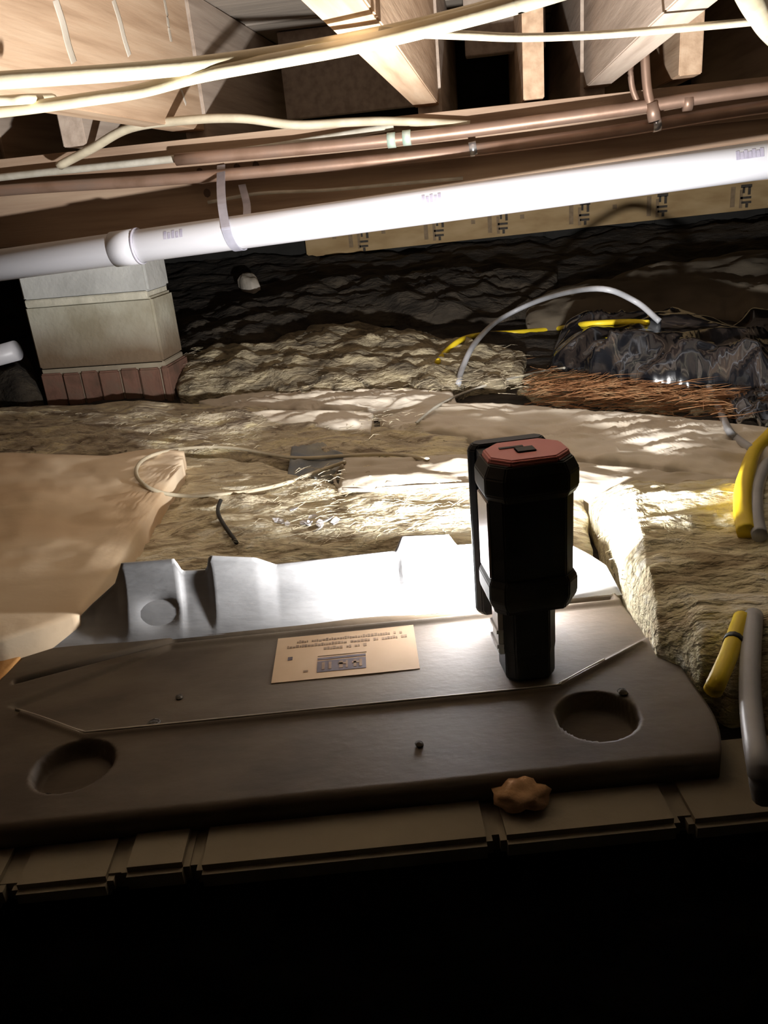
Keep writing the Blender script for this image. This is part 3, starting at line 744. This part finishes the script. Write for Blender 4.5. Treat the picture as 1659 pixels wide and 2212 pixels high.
for i in range(NU): fs.append((NV * W + i, NV * W + i + 1, off + NV * W + i + 1, off + NV * W + i))
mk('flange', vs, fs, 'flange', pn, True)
# label plate with print
lz = .0162
lab = mk('label', boxv(-.0800, .0715, .058, .1495, lz - .001, lz), BOXF, 'label', pn)
def lmark(u0, u1, v0, v1, m, name='printed_mark', z=.0004):
    mk(name, boxv(u0, u1, v0, v1, lz - .0003, lz + z), BOXF, m, lab)
rg = random.Random(8)
for v0, ua, ub in ((.131, -.058, .052), (.1215, -.068, .062), (.112, -.028, .014)):
    u = ua
    while u < ub:
        l = rg.uniform(.0014, .0034)
        if rg.random() < .14: u += .0035
        hh = rg.uniform(.0035, .0058)
        lmark(u, u + l, v0 + rg.uniform(0, .001), v0 + hh, 'label_ink'); u += l + .0007
lmark(-.034, .018, .0995, .1005, 'label_ink')
lmark(-.034, .017, .0925, .0965, 'label_box')
lmark(-.034, .017, .0690, .0900, 'label_box')
for u0, wd_ in ((-.029, .003), (-.022, .003), (-.011, .004), (-.004, .002), (.004, .003), (.010, .003)):
    lmark(u0, u0 + wd_, .073, .0865, 'label_ink', 'printed_letter', .0007)
for u0 in (-.012, .0025):
    lmark(u0, u0 + .008, .080, .083, 'label_ink', 'printed_letter', .0007)
lmark(-.066, -.061, .098, .104, 'label_box', 'discolour'); lmark(-.048, -.043, .072, .075, 'label_ink', 'discolour')
# small specks, clips and debris on the pan
for (px, py, s) in ((332, 1561, .007), (385, 1500, .004), (905, 1610, .004), (90, 1697, .006), (133, 1706, .007), (1345, 1498, .005)):
    p = onz(px, py, PZ)
    bm = bmesh.new(); bmesh.ops.create_icosphere(bm, subdivisions=2, radius=s)
    for v in bm.verts:
        v.co *= 1 + .4 * noise.noise(v.co * 200); v.co.z *= .5
    me = bpy.data.meshes.new('dirt_clod'); bm.to_mesh(me); bm.free(); me.materials.append(M['dirt'])
    o = link(bpy.data.objects.new('dirt_clod', me)); 
    q = Vector((p.x, p.y)) - PO; o.location = (p.x, p.y, PZ - .02 + deck_h(q.dot(PU), q.dot(PV)) + s * .35)
    tag(o, 'small dark dirt clod lying on the steel pan', 'dirt clod', 'dirt clods on the steel pan')
# stone on the sill
p = onz(1125, 1725, PZ + SZ)
bm = bmesh.new(); bmesh.ops.create_icosphere(bm, subdivisions=3, radius=.021)
for v in bm.verts:
    v.co *= 1 + 1.0 * .4 * noise.noise(v.co * 90 + Vector((4, 0, 0))); v.co.z *= .45; v.co.y *= .8
me = bpy.data.meshes.new('stone'); bm.to_mesh(me); bm.free(); me.materials.append(M['pebble'])
for f in me.polygons: f.use_smooth = True
o = link(bpy.data.objects.new('stone', me)); o.location = (p.x, p.y - .004, PZ + SZ + .008)
tag(o, 'rounded tan stone lying on masonry sill before the pan', 'stone')

# ------------------------------------------------------------------ work light
lb0 = onz(1138, 1445, PZ - .0045)
LR = R(14)
lt = thing('work_light', 'black cordless work light with red top standing on steel pan', 'work light', lb0, LR)
def prism(name, w0, d0, ch, levels, m, parent, cx=0, cy=0):
    """chamfered rectangular column: levels = [(z, scale)]"""
    vs, fs = [], []
    for z, s in levels:
        a, b, c = w0 / 2 * s, d0 / 2 * s, ch * s
        for x, y in ((-a + c, -b), (a - c, -b), (a, -b + c), (a, b - c), (a - c, b), (-a + c, b), (-a, b - c), (-a, -b + c)):
            vs.append(Vector((cx + x, cy + y, z)))
    n = 8
    for l in range(len(levels) - 1):
        for k in range(n): fs.append((l * n + k, l * n + (k + 1) % n, (l + 1) * n + (k + 1) % n, (l + 1) * n + k))
    fs.append(tuple(range(n))); fs.append(tuple((len(levels) - 1) * n + k for k in range(n)))
    o = mk(name, vs, fs, m, parent); bevel(o, .0012, 2); return o
prism('grip', .049, .044, .008, [(0, .9), (.004, 1), (.03, 1), (.034, 1.03), (.078, 1.03), (.088, 1.0)], 'black', lt)
body = prism('body', .076, .058, .010, [(.078, .96), (.084, 1), (.212, 1.03)], 'black', lt, .003, 0)
prism('lower_collar', .084, .066, .012, [(.081, .86), (.088, .96), (.093, 1), (.108, 1), (.114, .93)], 'rubber', lt, .003, 0)
prism('upper_collar', .086, .068, .014, [(.190, .92), (.197, 1), (.213, 1), (.224, .88)], 'rubber', lt, .004, 0)
cap = prism('red_cap', .074, .058, .016, [(.216, 1), (.2262, 1), (.229, .95)], 'red', lt, .004, 0)
bevel(mk('button', boxv(-.006, .012, -.010, .004, .2285, .2305), BOXF, 'rubber', cap), .001)
mk('slot', boxv(-.018, .004, .006, .010, .2288, .2298), BOXF, 'rubber', cap)
# left side strip, slightly proud; pale colour stands in for light off the flange
bevel(mk('side_sheen_strip', boxv(-.0375, -.0345, -.019, .019, .114, .190), BOXF, 'side_sheen', lt), .001)
# swivelling LED panel on the far side
hd = prism('led_panel', .082, .018, .006, [(.016, .88), (.022, 1), (.204, 1), (.210, .88)], 'black', lt, .012, .095)
hd.rotation_euler = (0, 0, R(0))
mk('hinge_arm', boxv(-.022, .022, .027, .088, .088, .104), BOXF, 'black', lt)
mk('hinge_arm', boxv(-.022, .022, .027, .088, .190, .206), BOXF, 'black', lt)
mk('lens', boxv(-.020, .044, .1038, .1052, .048, .084), BOXF, 'lens', hd)
bk = mk('clip', boxv(-.0300, -.0240, -.012, .012, .028, .076), BOXF, 'steel', lt); bevel(bk, .001)
mk('clip_rib', boxv(-.0320, -.0240, -.013, .013, .052, .056), BOXF, 'steel', bk); mk('clip_rib', boxv(-.0320, -.0240, -.013, .013, .036, .040), BOXF, 'steel', bk)
ld = bpy.data.lights.new('led_light', 'AREA'); ld.shape = 'RECTANGLE'; ld.size = .062; ld.size_y = .032; ld.energy = LAMP_WATTS
ld.color = (1.0, .98, .965)
lo = bpy.data.objects.new('led_light', ld); C.objects.link(lo); lo.parent = hd
lo.location = (.012, .1130, .068); lo.rotation_euler = (R(90 + 8), 0, R(0))
